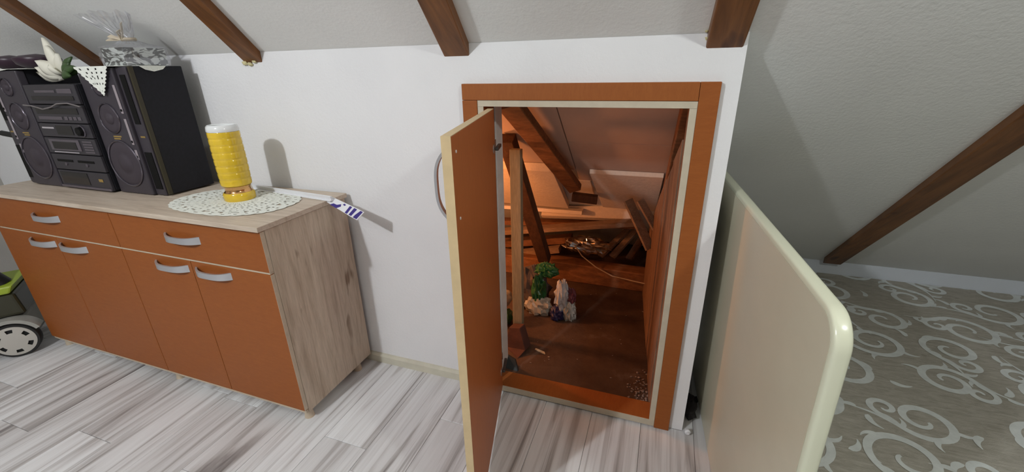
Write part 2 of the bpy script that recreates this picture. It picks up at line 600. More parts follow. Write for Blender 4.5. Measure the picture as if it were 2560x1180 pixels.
# ------------------------------------------------------------------ the hatch: casing, jambs, leaf
door = thing('door_1', (-0.2655, -0.02, 0), 'low attic hatch with orange wood casing and its leaf swung open', kind='structure')
YC = -0.020
MB().box((-0.669, YC, 0.001), (-0.614, 0.0, 1.2335)).build('casing_board', 'orange_veneer', door, bevel=0.0015)
MB().box((0.0835, YC, 0.001), (0.138, 0.0, 1.287)).build('casing_board', 'orange_veneer', door, bevel=0.0015)
MB().box((-0.669, YC, 1.2345), (0.0825, 0.0, 1.287)).build('casing_board', 'orange_veneer_flat', door, bevel=0.0015)
JB = 0.080
for nm, a, b, mt in (('jamb', (-0.613, -0.015, 0.034), (-0.592, JB, 1.2135), 'orange_veneer'),
                     ('jamb', (0.0625, -0.015, 0.034), (0.083, JB, 1.2135), 'partition_board'),
                     ('jamb', (-0.613, -0.015, 1.214), (0.083, JB, 1.2335), 'orange_veneer_flat'),
                     ('threshold', (-0.613, -0.015, 0.006), (0.083, JB, 0.0335), 'orange_veneer_flat')):
    j = MB().box(a, b).build(nm, mt, door, bevel=0.001)
    MB().box((a[0], a[1] - 0.0025, a[2]), (b[0], a[1] - 0.0002, b[2])).build('edge_band', 'jamb_edge', j)
MB().box((-0.640, 0.082, 0.03), (-0.588, 0.150, 1.25)).build('white_batten', 'white_batten', door, bevel=0.002)

HU = Vector((0.2390, -0.9710, 0))       # along the leaf, from hinge to free edge
HN = Vector((-0.9710, -0.2390, 0))      # towards the outside (left) face
HO = Vector((-0.5560, -0.0120, 0))      # hinge line, inner face
DW, DT = 0.637, 0.021


def dp(u, n, z):
    return HO + HU * u + HN * n + Vector((0, 0, z))


def dbox(u0, u1, n0, n1, z0, z1):
    return MB().hexa([dp(u0, n0, z0), dp(u1, n0, z0), dp(u1, n1, z0), dp(u0, n1, z0),
                      dp(u0, n0, z1), dp(u1, n0, z1), dp(u1, n1, z1), dp(u0, n1, z1)])


leaf = dbox(0.002, DW - 0.0015, 0.0, DT, 0.030, 1.206).build('leaf', 'door_veneer', door, bevel=0.0008)
dbox(DW - 0.0014, DW, 0.0, DT, 0.030, 1.2075).build('edge_band', 'beige_edge', leaf)
dbox(0.002, DW - 0.0014, 0.0, DT, 1.2061, 1.2075).build('edge_band', 'beige_edge', leaf)


def bow(p0, p1, out, bulge, hw, th, n=14, sag=0.35):
    """bow handle: flat bar arched from p0 to p1, bulging along out; hw is half its width across"""
    p0, p1, out = Vector(p0), Vector(p1), Vector(out).normalized()
    d = (p1 - p0).normalized()
    side = d.cross(out).normalized()
    L = (p1 - p0).length
    path = []
    for i in range(n + 1):
        t = i / n
        h = bulge * min(1.0, (1 - abs(2 * t - 1) ** 3.2))
        path.append((p0 + d * (L * t) + out * h, t))
    mb = MB()
    vv, fs = [], []
    for i, (p, t) in enumerate(path):
        q0 = path[max(0, i - 1)][0]
        q1 = path[min(n, i + 1)][0]
        tan = (q1 - q0).normalized()
        nn = side.cross(tan).normalized()
        if nn.dot(out) < 0:
            nn = -nn
        w_ = hw * (1.0 + sag * abs(2 * t - 1) ** 2)
        for a, b in ((-1, 0), (1, 0), (1, 1), (-1, 1)):
            vv.append(p + side * (w_ * a) - nn * (th * (1 - b)))
    for i in range(n):
        for k in range(4):
            k2 = (k + 1) % 4
            fs.append((i * 4 + k, i * 4 + k2, (i + 1) * 4 + k2, (i + 1) * 4 + k))
    fs.append((3, 2, 1, 0))
    fs.append((n * 4, n * 4 + 1, n * 4 + 2, n * 4 + 3))
    return mb.add(vv, fs)


bow(dp(0.598, DT, 1.178), dp(0.598, DT, 1.012), HN, 0.030, 0.007, 0.006, 20, 0.2).build('handle', 'silver', leaf, smooth=True)
for zz in (1.170, 1.020):
    MB().lathe([(0.0035, 0), (0.0032, 0.0015), (0.0, 0.002)], dp(0.598, 0, zz), -HN, 12).build('screw', 'screw_white', leaf, smooth=True)
for zz in (1.075, 0.130):
    h = MB()
    h.lathe([(0.017, -0.001), (0.017, 0.002), (0.012, 0.003)], dp(0.032, 0, zz), -HN, 20)
    hg = h.build('hinge', 'steel', leaf, smooth=True)
    h2 = dbox(-0.055, 0.030, -0.016, -0.004, zz - 0.006, zz + 0.006)
    h2.build('hinge_arm', 'dark_steel', hg, bevel=0.002)
    MB().box((-0.589, 0.02, zz - 0.018), (-0.580, 0.062, zz + 0.018)).build('hinge_plate', 'steel', hg, bevel=0.002)

# ------------------------------------------------------------------ attic behind the hatch
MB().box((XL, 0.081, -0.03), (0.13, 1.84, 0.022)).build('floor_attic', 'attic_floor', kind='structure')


def slab(x0, x1, y0, y1, off0, off1, sk0=0.0, sk1=0.0):
    """board under the roof slope between two offsets below it; sk shifts the deep edge sideways"""
    p = []
    for off in (off1, off0):
        for (xx, Y) in ((x0, y0), (x1, y0), (x1 + sk1, y1), (x0 + sk0, y1)):
            p.append((xx, Y, slope_z(Y, off)))
    return MB().hexa(p)


def sheet(x0, x1, y0, y1, o0, o1, mat, label, sk0=0.0, sk1=0.0):
    slab(x0, x1, y0, y1, o0, o1, sk0, sk1).build('insulation_sheet', mat, label=label, cat='sheet', group='sheets under the attic roof', bevel=0.002)


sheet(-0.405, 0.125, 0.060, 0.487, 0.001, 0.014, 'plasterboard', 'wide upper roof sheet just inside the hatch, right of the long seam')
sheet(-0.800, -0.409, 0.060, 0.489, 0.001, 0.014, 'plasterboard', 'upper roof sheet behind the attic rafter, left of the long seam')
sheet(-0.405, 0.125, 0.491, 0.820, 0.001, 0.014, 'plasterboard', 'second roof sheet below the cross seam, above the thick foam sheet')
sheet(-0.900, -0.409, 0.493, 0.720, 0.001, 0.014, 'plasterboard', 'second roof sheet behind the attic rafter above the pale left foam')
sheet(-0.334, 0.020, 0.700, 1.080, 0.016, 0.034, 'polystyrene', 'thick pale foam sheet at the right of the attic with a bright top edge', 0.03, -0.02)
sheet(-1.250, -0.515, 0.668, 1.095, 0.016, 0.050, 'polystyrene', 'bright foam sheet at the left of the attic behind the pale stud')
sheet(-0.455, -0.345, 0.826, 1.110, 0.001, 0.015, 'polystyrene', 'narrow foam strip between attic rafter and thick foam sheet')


def board(name, a, b, wd, ht, mat, label, cat='board', group=None, upv=(0, 0, 1), bev=0.003):
    return MB().beam(a, b, wd, ht, upv).build(name, mat, label=label, cat=cat, group=group, bevel=bev)


# rafters inside the attic


def onslope(x, y, off):
    d = ray(x, y)
    p0 = Vector((0, 0, Z0)) - SN * off
    return CAM + d * (SN.dot(p0 - CAM) / SN.dot(d))


q4 = [onslope(1246, 276, .088), onslope(1296, 262, .088), onslope(1452, 476, .088), onslope(1424, 484, .088)]
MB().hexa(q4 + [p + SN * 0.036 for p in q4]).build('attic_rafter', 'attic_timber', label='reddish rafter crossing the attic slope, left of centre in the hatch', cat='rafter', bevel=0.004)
slab(0.045, 0.118, 0.085, 1.10, 0.0505, 0.115, -0.035, -0.035).build('attic_rafter', 'attic_timber', label='dark reddish rafter at the right edge inside the hatch', cat='rafter', bevel=0.004)
MB().beam(onslope(1428, 486, .085) + Vector((0, .028, -.02)), onslope(1492, 494, .085) + Vector((0, .028, -.02)), 0.05, 0.045).build(
    'rafter_shoe', 'brace_timber', label='short dark block under the lower end of the attic rafter', cat='block', bevel=0.003)
# pale stud and dark brace
MB().box((-0.632, 0.345, 0.0225), (-0.582, 0.380, 1.004)).build('stud', 'pale_stud', label='pale upright wooden stud standing just inside the hatch', cat='post', bevel=0.002)
a_, b_ = ony(1267, 345, 0.41), ony(1362, 648, 0.985)
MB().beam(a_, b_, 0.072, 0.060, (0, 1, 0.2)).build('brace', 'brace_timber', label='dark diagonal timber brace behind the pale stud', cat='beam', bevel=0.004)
# sole plate
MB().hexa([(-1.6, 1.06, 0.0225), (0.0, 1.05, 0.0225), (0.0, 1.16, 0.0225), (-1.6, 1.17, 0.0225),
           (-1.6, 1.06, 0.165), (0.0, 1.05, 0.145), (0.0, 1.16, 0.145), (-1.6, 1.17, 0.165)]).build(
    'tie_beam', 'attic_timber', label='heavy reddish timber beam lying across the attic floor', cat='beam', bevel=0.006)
# foam sheets lying at the eaves
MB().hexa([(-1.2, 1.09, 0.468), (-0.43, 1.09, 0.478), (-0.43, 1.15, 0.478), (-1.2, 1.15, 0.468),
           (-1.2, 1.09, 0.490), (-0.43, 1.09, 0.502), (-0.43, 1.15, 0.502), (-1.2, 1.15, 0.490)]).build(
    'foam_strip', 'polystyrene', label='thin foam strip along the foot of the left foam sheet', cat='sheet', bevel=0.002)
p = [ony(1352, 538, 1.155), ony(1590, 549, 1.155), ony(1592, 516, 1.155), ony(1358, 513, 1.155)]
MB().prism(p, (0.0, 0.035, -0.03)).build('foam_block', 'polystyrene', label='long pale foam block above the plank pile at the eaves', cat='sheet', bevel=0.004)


def plankp(p0, p1, Y0, Y1, wd, ht, mat, label, group='loose planks at the attic eaves', tilt=(0, 0, 1)):
    a, b = ony(p0[0], p0[1], Y0), ony(p1[0], p1[1], Y1)
    board('loose_plank', a, b, wd, ht, mat, label, 'plank', group, tilt, 0.002)


plankp((1235, 552), (1590, 562), 1.24, 1.25, 0.08, 0.030, 'attic_timber', 'topmost long plank right below the pale foam block')
plankp((1235, 580), (1590, 556), 1.10, 1.10, 0.08, 0.028, 'rough_board', 'long orange plank slanting up to the right below the foam block')
plankp((1235, 608), (1430, 596), 1.24, 1.24, 0.08, 0.045, 'attic_timber', 'short thick plank ending behind the brace foot')
plankp((1235, 640), (1400, 622), 1.14, 1.16, 0.07, 0.035, 'rough_board', 'pale plank end resting on the tie beam beside the brace')
plankp((1500, 640), (1570, 574), 1.19, 1.36, 0.045, 0.018, 'rough_board', 'leftmost of the thin planks fanned out behind the tie beam')
plankp((1530, 642), (1590, 576), 1.19, 1.36, 0.045, 0.018, 'rough_board', 'middle thin plank fanned out behind the tie beam')
plankp((1572, 648), (1616, 578), 1.19, 1.36, 0.045, 0.018, 'brace_timber', 'rightmost thin plank fanned out behind the tie beam')
plankp((1570, 500), (1625, 622), 0.86, 0.80, 0.055, 0.016, 'rough_board', 'wide rough plank leaning down at the right of the attic', tilt=(0.5, -0.6, 0.6))
plankp((1600, 500), (1640, 572), 0.82, 0.80, 0.045, 0.014, 'rough_board', 'smaller rough plank leaning behind the wide leaning plank', tilt=(0.5, -0.6, 0.6))
# boarded side of the attic at the right
part = thing('attic_partition', (0.03, 0.5, 0.0225), 'grey brown plank partition at the right side inside the hatch', 'partition')
y0 = 0.085
wds = [0.17, 0.20, 0.16, 0.20, 0.22]
for wdt in wds:
    y1 = y0 + wdt
    x0 = 0.060 - 0.085 * (y0 - 0.085)
    x1 = 0.060 - 0.085 * (y1 - 0.085)
    e = random.uniform(-0.003, 0.003)
    MB().prism([(x0 + e, y0 + 0.002, 0.0225), (x1 + e, y1 - 0.002, 0.0225),
                (x1 + e, y1 - 0.002, min(1.10 - 0.60 * (y1 - 0.1), slope_z(y1, 0.13))),
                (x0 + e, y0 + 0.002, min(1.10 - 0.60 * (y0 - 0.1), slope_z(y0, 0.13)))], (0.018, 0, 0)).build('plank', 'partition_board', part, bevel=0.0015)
    y0 = y1
# things on the attic floor
MB().tube([ony(1436, 612, 1.03), ony(1455, 640, 1.02), ony(1490, 668, 1.02), ony(1530, 690, 1.0), ony(1580, 702, .98), ony(1624, 712, .93)], 0.0035, 6).build(
    'electric_cable', 'wire_beige', label='thin beige cable hanging across the heavy attic beam', cat='cable', smooth=True)
bag = MB().blob((0, 0, 0), (0.14, 0.075, 0.05), 3, 0.45, 2.6, 26, flat=False)
cc = ony(1465, 612, 1.12)
bag.v = [v + cc for v in bag.v]
bag.build('plastic_sheeting', 'clear_plastic', label='crumpled clear plastic sheeting on the planks behind the beam', cat='plastic sheet')

# compost bag: dark sack with green print, cream belly
base = Vector((-0.605, 0.665, 0.0225))
bg = thing('compost_bag', base, 'slumped dark and green compost bag with a cream foot behind the stud', 'bag')
MB().blob(base + Vector((-0.03, 0.02, 0.105)), (0.105, 0.075, 0.14), 4, 0.35, 3.4, 30).build('sack', 'dark_sack', bg)
MB().blob(base + Vector((0.028, -0.045, 0.052)), (0.075, 0.042, 0.068), 9, 0.35, 3.0, 26).build('foot', 'bag_cream', bg)
MB().blob(base + Vector((0.030, -0.040, 0.150)), (0.038, 0.040, 0.085), 17, 0.5, 3.2, 26).build('green_side', 'bag_green', bg)
MB().blob(base + Vector((0.055, 0.02, 0.245)), (0.060, 0.050, 0.042), 14, 0.5, 3.6, 26).build('folded_top', 'bag_green', bg)
base = Vector((-0.432, 0.605, 0.0225))
bw_ = thing('white_bag', base, 'small white plastic bag with navy and maroon print in front of the tie beam', 'bag')
MB().blob(base + Vector((-0.005, 0, 0.135)), (0.036, 0.036, 0.10), 21, 0.45, 3.2, 28).build('pouch', 'bag_white', bw_)
MB().blob(base + Vector((-0.025, -0.015, 0.035)), (0.038, 0.035, 0.046), 25, 0.45, 3.2, 24).build('navy_corner', 'bag_navy', bw_)
MB().blob(base + Vector((0.040, 0.0, 0.055)), (0.036, 0.032, 0.072), 29, 0.45, 3.2, 24).build('grey_corner', 'machine_grey', bw_)
MB().blob(base + Vector((0.047, 0.01, 0.145)), (0.026, 0.03, 0.045), 33, 0.45, 3.2, 24).build('maroon_corner', 'bag_maroon', bw_)
for i, (px, py) in enumerate([(1268, 770), (1264, 738)]):
    q = onz(px, 815, 0.0225)
    MB().blob(q + Vector((-0.02, 0.02 + .03 * i, 0.042 + 0.105 * i)), (0.045, 0.045, 0.045), 41 + i, 0.3, 2.4, 16).build(
        'rubbish_bag', 'bag_green' if i == 0 else 'bag_cream', label=('dark green scrap of bag half hidden by the white batten', 'cream scrap of bag above the green one beside the stud')[i], cat='bag', smooth=True)
q = onz(1285, 885, 0.0225)
MB().prism([q + Vector(v) for v in ((-0.06, 0.04, 0), (0.03, -0.03, 0), (0.055, 0.02, 0.02), (0.012, 0.06, 0.115), (-0.05, 0.07, 0.10))], (0.012, 0.045, 0.0)).build(
    'broken_tile', 'brick_red', label='dark red broken roof tile propped beside the white batten', cat='tile', bevel=0.004)
q = onz(1285, 925, 0.0225)
MB().prism([q + Vector(v) for v in ((-0.045, 0.0, 0), (0.022, -0.005, 0), (-0.006, 0.035, 0.028), (-0.045, 0.04, 0.042))], (0.0, 0.012, 0.0)).build(
    'slate_shard', 'slate_dark', label='small black pointed shard at the foot of the white batten', cat='shard', bevel=0.001)
q = onz(1350, 881, 0.0225)
MB().prism([q + Vector(v) for v in ((-0.03, 0.012, 0), (0.012, -0.006, 0), (0.03, -0.010, 0), (0.022, 0.006, 0), (-0.028, 0.022, 0))], (0, 0, 0.005)).build(
    'wood_chip', 'wood_chip', label='pale wood chip lying on the brown attic floor', cat='wood chip', bevel=0.001)
cr = MB()
for i in range(110):
    px, py = random.gauss(1605, 18), random.gauss(975, 22)
    if 1565 < px < 1632 and 925 < py < 1005 + (px - 1600) * 0.2:
        q = onz(px, py, 0.0225)
        if q.x < 0.055 and q.y > 0.085:
            s = random.uniform(0.002, 0.006)
            cr.blob(q + Vector((0, 0, s * 0.3)), (s, s, s * 0.5), i, 0.5, 2, 8)
for i in range(26):
    q = Vector((random.uniform(-0.56, 0.0), random.uniform(0.12, 1.0), 0.0225))
    s = random.uniform(0.0015, 0.0035)
    cr.blob(q + Vector((0, 0, s * 0.3)), (s * 1.6, s, s * 0.5), i, 0.5, 2, 8)
cr.build('plaster_crumbs', 'plaster_crumb', label='loose plaster crumbs scattered on the attic floor', cat='rubble', kind='stuff')

# ================================================================== SIDEBOARD
CT, CTH = 0.860, 0.018
CX0, CX1 = -2.945, -1.245
CYF, CYB = -0.420, -0.020
sb = thing('sideboard', ((CX0 + CX1) / 2, (CYF + CYB) / 2, 0), 'long sideboard with orange wood fronts, oak top and silver bow handles', 'sideboard')
MB().box((CX0 - 0.01, -0.456, CT - CTH), (CX1 + 0.014, -0.018, CT)).build('worktop', 'oak_top', sb, bevel=0.0015)
MB().box((CX1 - 0.018, CYF, 0.045), (CX1, CYB, CT - CTH - 0.0005)).build('side_panel', 'oak_side', sb, bevel=0.001)
MB().box((CX0, CYF, 0.045), (CX0 + 0.018, CYB, CT - CTH - 0.0005)).build('side_panel', 'oak_side', sb, bevel=0.001)
MB().box((CX0 + 0.0185, CYF, 0.045), (CX1 - 0.0185, CYB - 0.004, 0.063)).build('bottom_board', 'oak_edge', sb, bevel=0.001)
MB().box((CX0 + 0.0185, CYB - 0.004, 0.045), (CX1 - 0.0185, CYB, CT - CTH - 0.0005)).build('back_panel', 'oak_side', sb)
XM = -2.0440
MB().box((XM - 0.009, CYF, 0.0635), (XM + 0.009, CYB - 0.005, CT - CTH - 0.0005)).build('divider', 'oak_side', sb)
MB().box((CX0 + 0.0185, CYF - 0.0165, 0.6763), (CX1 - 0.003, CYF + 0.060, 0.6827)).build('rail', 'oak_edge', sb)
MB().box((CX0 + 0.002, CYF - 0.012, 0.047), (CX1 - 0.002, CYF - 0.001, 0.061)).build('bottom_edge', 'oak_edge', sb, bevel=0.001)
for lx in (CX0 + 0.045, XM, CX1 - 0.028):
    for ly in (-0.400, -0.092):
        MB().lathe([(0.020, 0), (0.019, 0.004), (0.016, 0.03), (0.020, 0.0449)], (lx, ly, 0), (0, 0, 1), 20).build('leg', 'oak_edge', sb, smooth=True)


def front(name, x0, x1, z0, z1, hx):
    d = MB().box((x0, CYF - 0.0185, z0), (x1, CYF - 0.0012, z1)).build(name, 'orange_veneer', sb, bevel=0.0012)
    if x1 > CX1 - 0.01:
        MB().box((x1 - 0.0009, CYF - 0.0180, z0 + .001), (x1 + 0.0006, CYF - 0.0015, z1 - .001)).build('edge_band', 'oak_edge', d)
    hz = z1 - 0.066 if name == 'drawer' else z1 - 0.034
    bow((hx - 0.092, CYF - 0.0185, hz), (hx + 0.092, CYF - 0.0185, hz), (0, -1, 0), 0.030, 0.0115, 0.007, 20, 0.25).build('handle', 'silver', d, smooth=True)


U = [(CX1, XM, -1.645), (XM, CX0, -2.490)]
for xr, xl, xc in U:
    front('drawer', xl + 0.0015, xr - 0.0015, 0.6835, 0.836, xc)
    front('cabinet_door', xl + 0.0015, xc - 0.0012, 0.064, 0.6755, xc - 0.112)
    front('cabinet_door', xc + 0.0012, xr - 0.0015, 0.064, 0.6755, xc + 0.112)

# oval doily with pierced rings
DO = Vector((-1.585, -0.243, CT + 0.0005))
dl = MB()
NR, NA = 22, 120
vv = []
for i in range(NR + 1):
    t = i / NR
    for k in range(NA):
        a = 2 * math.pi * k / NA
        sc_ = 1 + (0.022 * abs(math.sin(a * 15)) if i == NR else 0)
        wob = 1 + 0.03 * noise.noise(Vector((math.cos(a) * 1.5, math.sin(a) * 1.5, 3)))
        rr = (0.04 + 0.96 * t) * sc_ * wob
        ca, sa = math.cos(a), math.sin(a)
        e = 2.4
        ex = math.copysign(abs(ca) ** (2 / e), ca) * 0.268
        ey = math.copysign(abs(sa) ** (2 / e), sa) * 0.162
        vv.append(DO + Vector((ex * rr, ey * rr, 0.0016 + 0.0006 * noise.noise(Vector((ex * rr * 30, ey * rr * 30, 1))))))
fs = []
for i in range(NR):
    for k in range(NA):
        hole = (i in (4, 8, 12, 15, 18) and (k + i) % 3 == 0) or (i in (6, 10, 17) and k % 5 in (0, 1)) or (i == 20 and k % 4 == 1)
        if hole:
            continue
        k2 = (k + 1) % NA
        fs.append((i * NA + k, i * NA + k2, (i + 1) * NA + k2, (i + 1) * NA + k))
dl.add(vv, fs)
do = dl.build('doily', 'lace', label='oval white lace doily under the yellow vase', cat='doily')
sm = do.modifiers.new('thick', 'SOLIDIFY')
sm.thickness = 0.0012
sm.offset = -1

# yellow vase
VB = Vector((-1.592, -0.214, CT + 0.0030))
va = thing('vase', VB, 'yellow ceramic vase with embossed tiles, gold neck and white rim', 'vase')


def emboss(r, h, a):
    rows = (h - 0.060) / 0.0262
    cols = a * 13 / (2 * math.pi)
    fr, fc = rows % 1.0, (cols + 0.0 * int(rows)) % 1.0
    d = min(1, 6 * min(fr, 1 - fr)) * (0.6 + 0.4 * min(1, 3 * min(fc, 1 - fc)))
    return r + 0.0024 * d


NB = 74
prof = [(0.047, 0.058)] + [(0.0525 + 0.0015 * math.sin(math.pi * i / NB), 0.060 + 0.207 * i / NB) for i in range(NB + 1)]
MB().lathe([(0.030, 0.0), (0.054, 0.0), (0.0565, 0.004), (0.0565, 0.026), (0.052, 0.032)], VB, n=48).build('foot', 'vase_yellow', va, smooth=True)
MB().lathe([(0.050, 0.0322), (0.0455, 0.038), (0.0455, 0.050), (0.050, 0.0578)], VB, n=48).build('gold_neck', 'vase_gold', va, smooth=True)
MB().lathe(prof, VB, n=130, mod=emboss).build('body', 'vase_yellow', va, smooth=True)
MB().lathe([(0.0535, 0.2675), (0.0555, 0.272), (0.0525, 0.287), (0.048, 0.292), (0.043, 0.290), (0.041, 0.275), (0.0, 0.272)], VB, n=48).build('rim', 'vase_white', va, smooth=True)

# white plastic profile lying on the worktop, bent over its end
s0 = onz(636, 466, CT + 0.010)
s1 = onz(832, 496, CT + 0.010)
ZP = Vector((0, 0, 1))
st = thing('plastic_profile', s0, 'white plastic profile lying on the sideboard, its purple printed end hanging over', 'strip')
dr = (s1 - s0).normalized()
sd = dr.cross(ZP).normalized()
pr = MB()
pr.hexa([s0 - sd * .016 - ZP * .0095, s1 - sd * .016 - ZP * .0095, s1 + sd * .016 - ZP * .0095, s0 + sd * .016 - ZP * .0095,
         s0 - sd * .016 - ZP * .005, s1 - sd * .016 - ZP * .005, s1 + sd * .016 - ZP * .005, s0 + sd * .016 - ZP * .005])
pr.hexa([s0 + sd * .004 - ZP * .006, s1 + sd * .004 - ZP * .006, s1 + sd * .008 - ZP * .006, s0 + sd * .008 - ZP * .006,
         s0 + sd * .002 + ZP * .010, s1 + sd * .002 + ZP * .010, s1 + sd * .012 + ZP * .010, s0 + sd * .012 + ZP * .010])
pr.build('channel', 'white_plastic', st, bevel=0.001)
e0 = s1 - dr * 0.02 - ZP * 0.007
e1 = ony(902, 541, -0.150)
de = (e1 - e0).normalized()
se = de.cross(Vector((0.2, -0.6, 0.8))).normalized()
ne = se.cross(de).normalized()
LE = (e1 - e0).length
hw = 0.021


def ep(u, v, n=0.0):
    return e0 + de * (u * LE) + se * (v * hw) + ne * n


plate = MB()
hc, hr = 0.90, 0.0045
cir = []
for k in range(16):
    a = 2 * math.pi * k / 16
    cir.append((hc + hr * math.cos(a) / LE, hr * math.sin(a) / hw))
sq = []
for k in range(16):
    a = 2 * math.pi * k / 16
    m_ = max(abs(math.cos(a)), abs(math.sin(a)))
    sq.append((hc + 0.10 * math.cos(a) / m_, 1.0 * math.sin(a) / m_))
vv, fs = [], []
for n_ in (0.0, 0.0016):
    vv += [ep(u, v, n_) for u, v in cir] + [ep(u, v, n_) for u, v in sq]
for k in range(16):
    k2 = (k + 1) % 16
    fs += [(k, k2, 16 + k2, 16 + k), (32 + k, 48 + k, 48 + k2, 32 + k2), (k, 32 + k, 32 + k2, k2), (16 + k, 16 + k2, 48 + k2, 48 + k)]
plate.add(vv, fs)
plate.hexa([ep(0, -.7, 0), ep(0.80, -1, 0), ep(0.80, 1, 0), ep(0, .7, 0), ep(0, -.7, .0016), ep(0.80, -1, .0016), ep(0.80, 1, .0016), ep(0, .7, .0016)])
pl = plate.build('end_plate', 'white_plastic', st)


def mark(pts):
    MB().prism([ep(u, v, 0.0018) for u, v in pts], ne * 0.0003).build('print_mark', 'purple_print', pl)


mark([(0.12, 0.85), (0.33, 0.9), (0.40, 0.2), (0.36, -0.25), (0.28, 0.25), (0.18, 0.3)])
mark([(0.40, -0.35), (0.46, -0.25), (0.48, -0.55), (0.42, -0.65)])
mark([(0.60, 0.85), (0.67, 0.88), (0.65, -0.75), (0.58, -0.75)])
mark([(0.72, 0.85), (0.80, 0.85), (0.80, -0.80), (0.71, -0.80)])
mark([(0.86, 0.9), (0.97, 0.9), (0.97, -0.85), (0.90, -0.9), (0.86, 0.3)])

# ------------------------------------------------------------------ hi-fi
def disc(c, r, y, th, n=36):
    return MB().lathe([(r, 0), (r, th * .7), (r * 0.97, th)], (c[0], y, c[1]), (0, -1, 0), n)


def cone(c, r, y, n=36):
    return MB().lathe([(r, 0.0), (r * 0.9, 0.004), (r * .55, 0.0015), (r * 0.42, 0.001), (r * 0.36, 0.006), (0.0, 0.010)], (c[0], y, c[1]), (0, -1, 0), n)


def ring(c, r0, r1, y, th, n=40):
    return MB().lathe([(r0, 0), (r1, 0), (r1, th * .6), ((r0 + r1) / 2, th), (r0, th * .6), (r0, 0)], (c[0], y, c[1]), (0, -1, 0), n)


def speaker(x0, x1, yf, yb, z0, z1, flip, label):
    s = thing('loudspeaker', ((x0 + x1) / 2, (yf + yb) / 2, z0), label, 'speaker', 'pair of hi-fi loudspeakers')
    W = x1 - x0

    def X(t):
        return x0 + W * t if not flip else x1 - W * t

    def bx(t0, t1, ya, yb_, za, zb):
        a, b = sorted((X(t0), X(t1)))
        return MB().box((a, ya, za), (b, yb_, zb))
    Hh = z1 - z0
    MB().box((x0 + .004, yf + 0.032, z0 + 0.006), (x1 - .004, yb, z1)).build('cabinet_box', 'speaker_black', s, bevel=0.003)
    bx(0.955, 0.9885, yf + 0.0175, yf + 0.0318, z0 + .006, z1 - 0.001).build('gold_edge', 'olive_edge', s)
    bx(0.0, 0.73, yf, yf + 0.0315, z0 + 0.002, z1 - 0.004).build('fascia', 'speaker_fascia', s, bevel=0.006, seg=3)
    bx(0.735, 0.94, yf + 0.012, yf + 0.0315, z0 + 0.002, z1 - 0.002).build('side_fascia', 'speaker_fascia', s, bevel=0.005, seg=3)
    bx(0.80, 0.90, yf + 0.009, yf + 0.0118, z0 + Hh * .58, z1 - 0.03).build('groove', 'speaker_groove', s)
    bx(0.78, 0.92, yf + 0.009, yf + 0.0118, z0 + 0.03, z0 + Hh * .36).build('groove', 'speaker_groove', s)
    # silver trim strip, in two pieces with black dots
    for za, zb in ((.66, .87), (.42, .62), (.30, .38)):
        t = bx(0.655, 0.70, yf - 0.0025, yf - 0.0002, z0 + Hh * za, z0 + Hh * zb).build('trim_strip', 'speaker_trim', s, bevel=0.001)
        disc((X(.677), z0 + Hh * (za + .025)), 0.005, yf - 0.0028, 0.001, 14).build('dot', 'speaker_groove', t)
    for (tx, tz, r) in ((.36, .62, .060), (.36, .26, .098), (.36, .86, .038)):
        c = (X(tx), z0 + Hh * tz)
        d_ = ring(c, r * .93, r, yf - 0.0002, 0.006).build('driver_ring', 'driver_ring', s, smooth=True)
        cone(c, r * .92, yf - 0.0002).build('cone', 'speaker_cone', d_, smooth=True)
    for q in range(2):
        bx(0.30, 0.30 + .17 - .03 * q, yf - .0008, yf - .0001, z0 + Hh * (.475 - .018 * q), z0 + Hh * (.486 - .018 * q)).build('maker_mark', 'gold_print', s)
    bx(0.81, 0.90, yf + 0.0106, yf + 0.0118, z0 + Hh * .475, z0 + Hh * .487).build('maker_mark', 'gold_print', s)
    for t in (.1, .85):
        for y in (yf + .03, yb - .04):
            MB().lathe([(0.012, 0), (0.014, 0.0062)], (X(t), y, z0 - 0.0), (0, 0, 1), 14).build('foot', 'speaker_groove', s)
    return s


ZT = CT + 0.0006
speaker(-2.216, -1.925, -0.283, -0.068, ZT, 1.368, False, 'black loudspeaker with lace on top, right of the hi-fi stack')
speaker(-2.885, -2.600, -0.300, -0.085, ZT, 1.368, True, 'black loudspeaker cut by the left picture edge, left of the hi-fi stack')

HX0, HX1, HY = -2.585, -2.235, -0.300
hf = thing('hifi_stack', ((HX0 + HX1) / 2, -0.18, ZT), 'black stacked hi-fi system with cassette deck between two loudspeakers', 'hi-fi')
MB().box((HX0, HY + 0.012, ZT + 0.008), (HX1, -0.06, 1.308)).build('case', 'speaker_black', hf, bevel=0.003)
HW = HX1 - HX0


def hz(t0, t1, za, zb, mat, nm, out=0.002, par=None, bev=0.001):
    return MB().box((HX0 + HW * t0, HY - out, za), (HX0 + HW * t1, HY - 0.0002, zb)).build(nm, mat, par or hf, bevel=bev)


lay = [(0.868, 0.945), (0.950, 1.018), (1.022, 1.090), (1.094, 1.150), (1.154, 1.226), (1.230, 1.306)]
pan = []
for za, zb in lay:
    pan.append(MB().box((HX0, HY, za), (HX1, HY + 0.0118, zb)).build('face_panel', 'hifi_face', hf, bevel=0.002))
# bottom unit
hz(.05, .60, .885, .938, 'hifi_window', 'door_panel', par=pan[0])
hz(.80, .88, .905, .918, 'gold_print', 'label_mark', par=pan[0])
hz(.0, 1.0, .868, .878, 'hifi_button', 'base_rail', 0.006, pan[0])
# lower cassette flaps
hz(.10, .42, .985, .995, 'speaker_groove', 'flap', par=pan[1])
hz(.52, .84, .985, .995, 'speaker_groove', 'flap', par=pan[1])
for t in (.26, .68):
    disc((HX0 + HW * t, .975), .007, HY - .0002, .003, 14).build('button', 'hifi_button', pan[1])
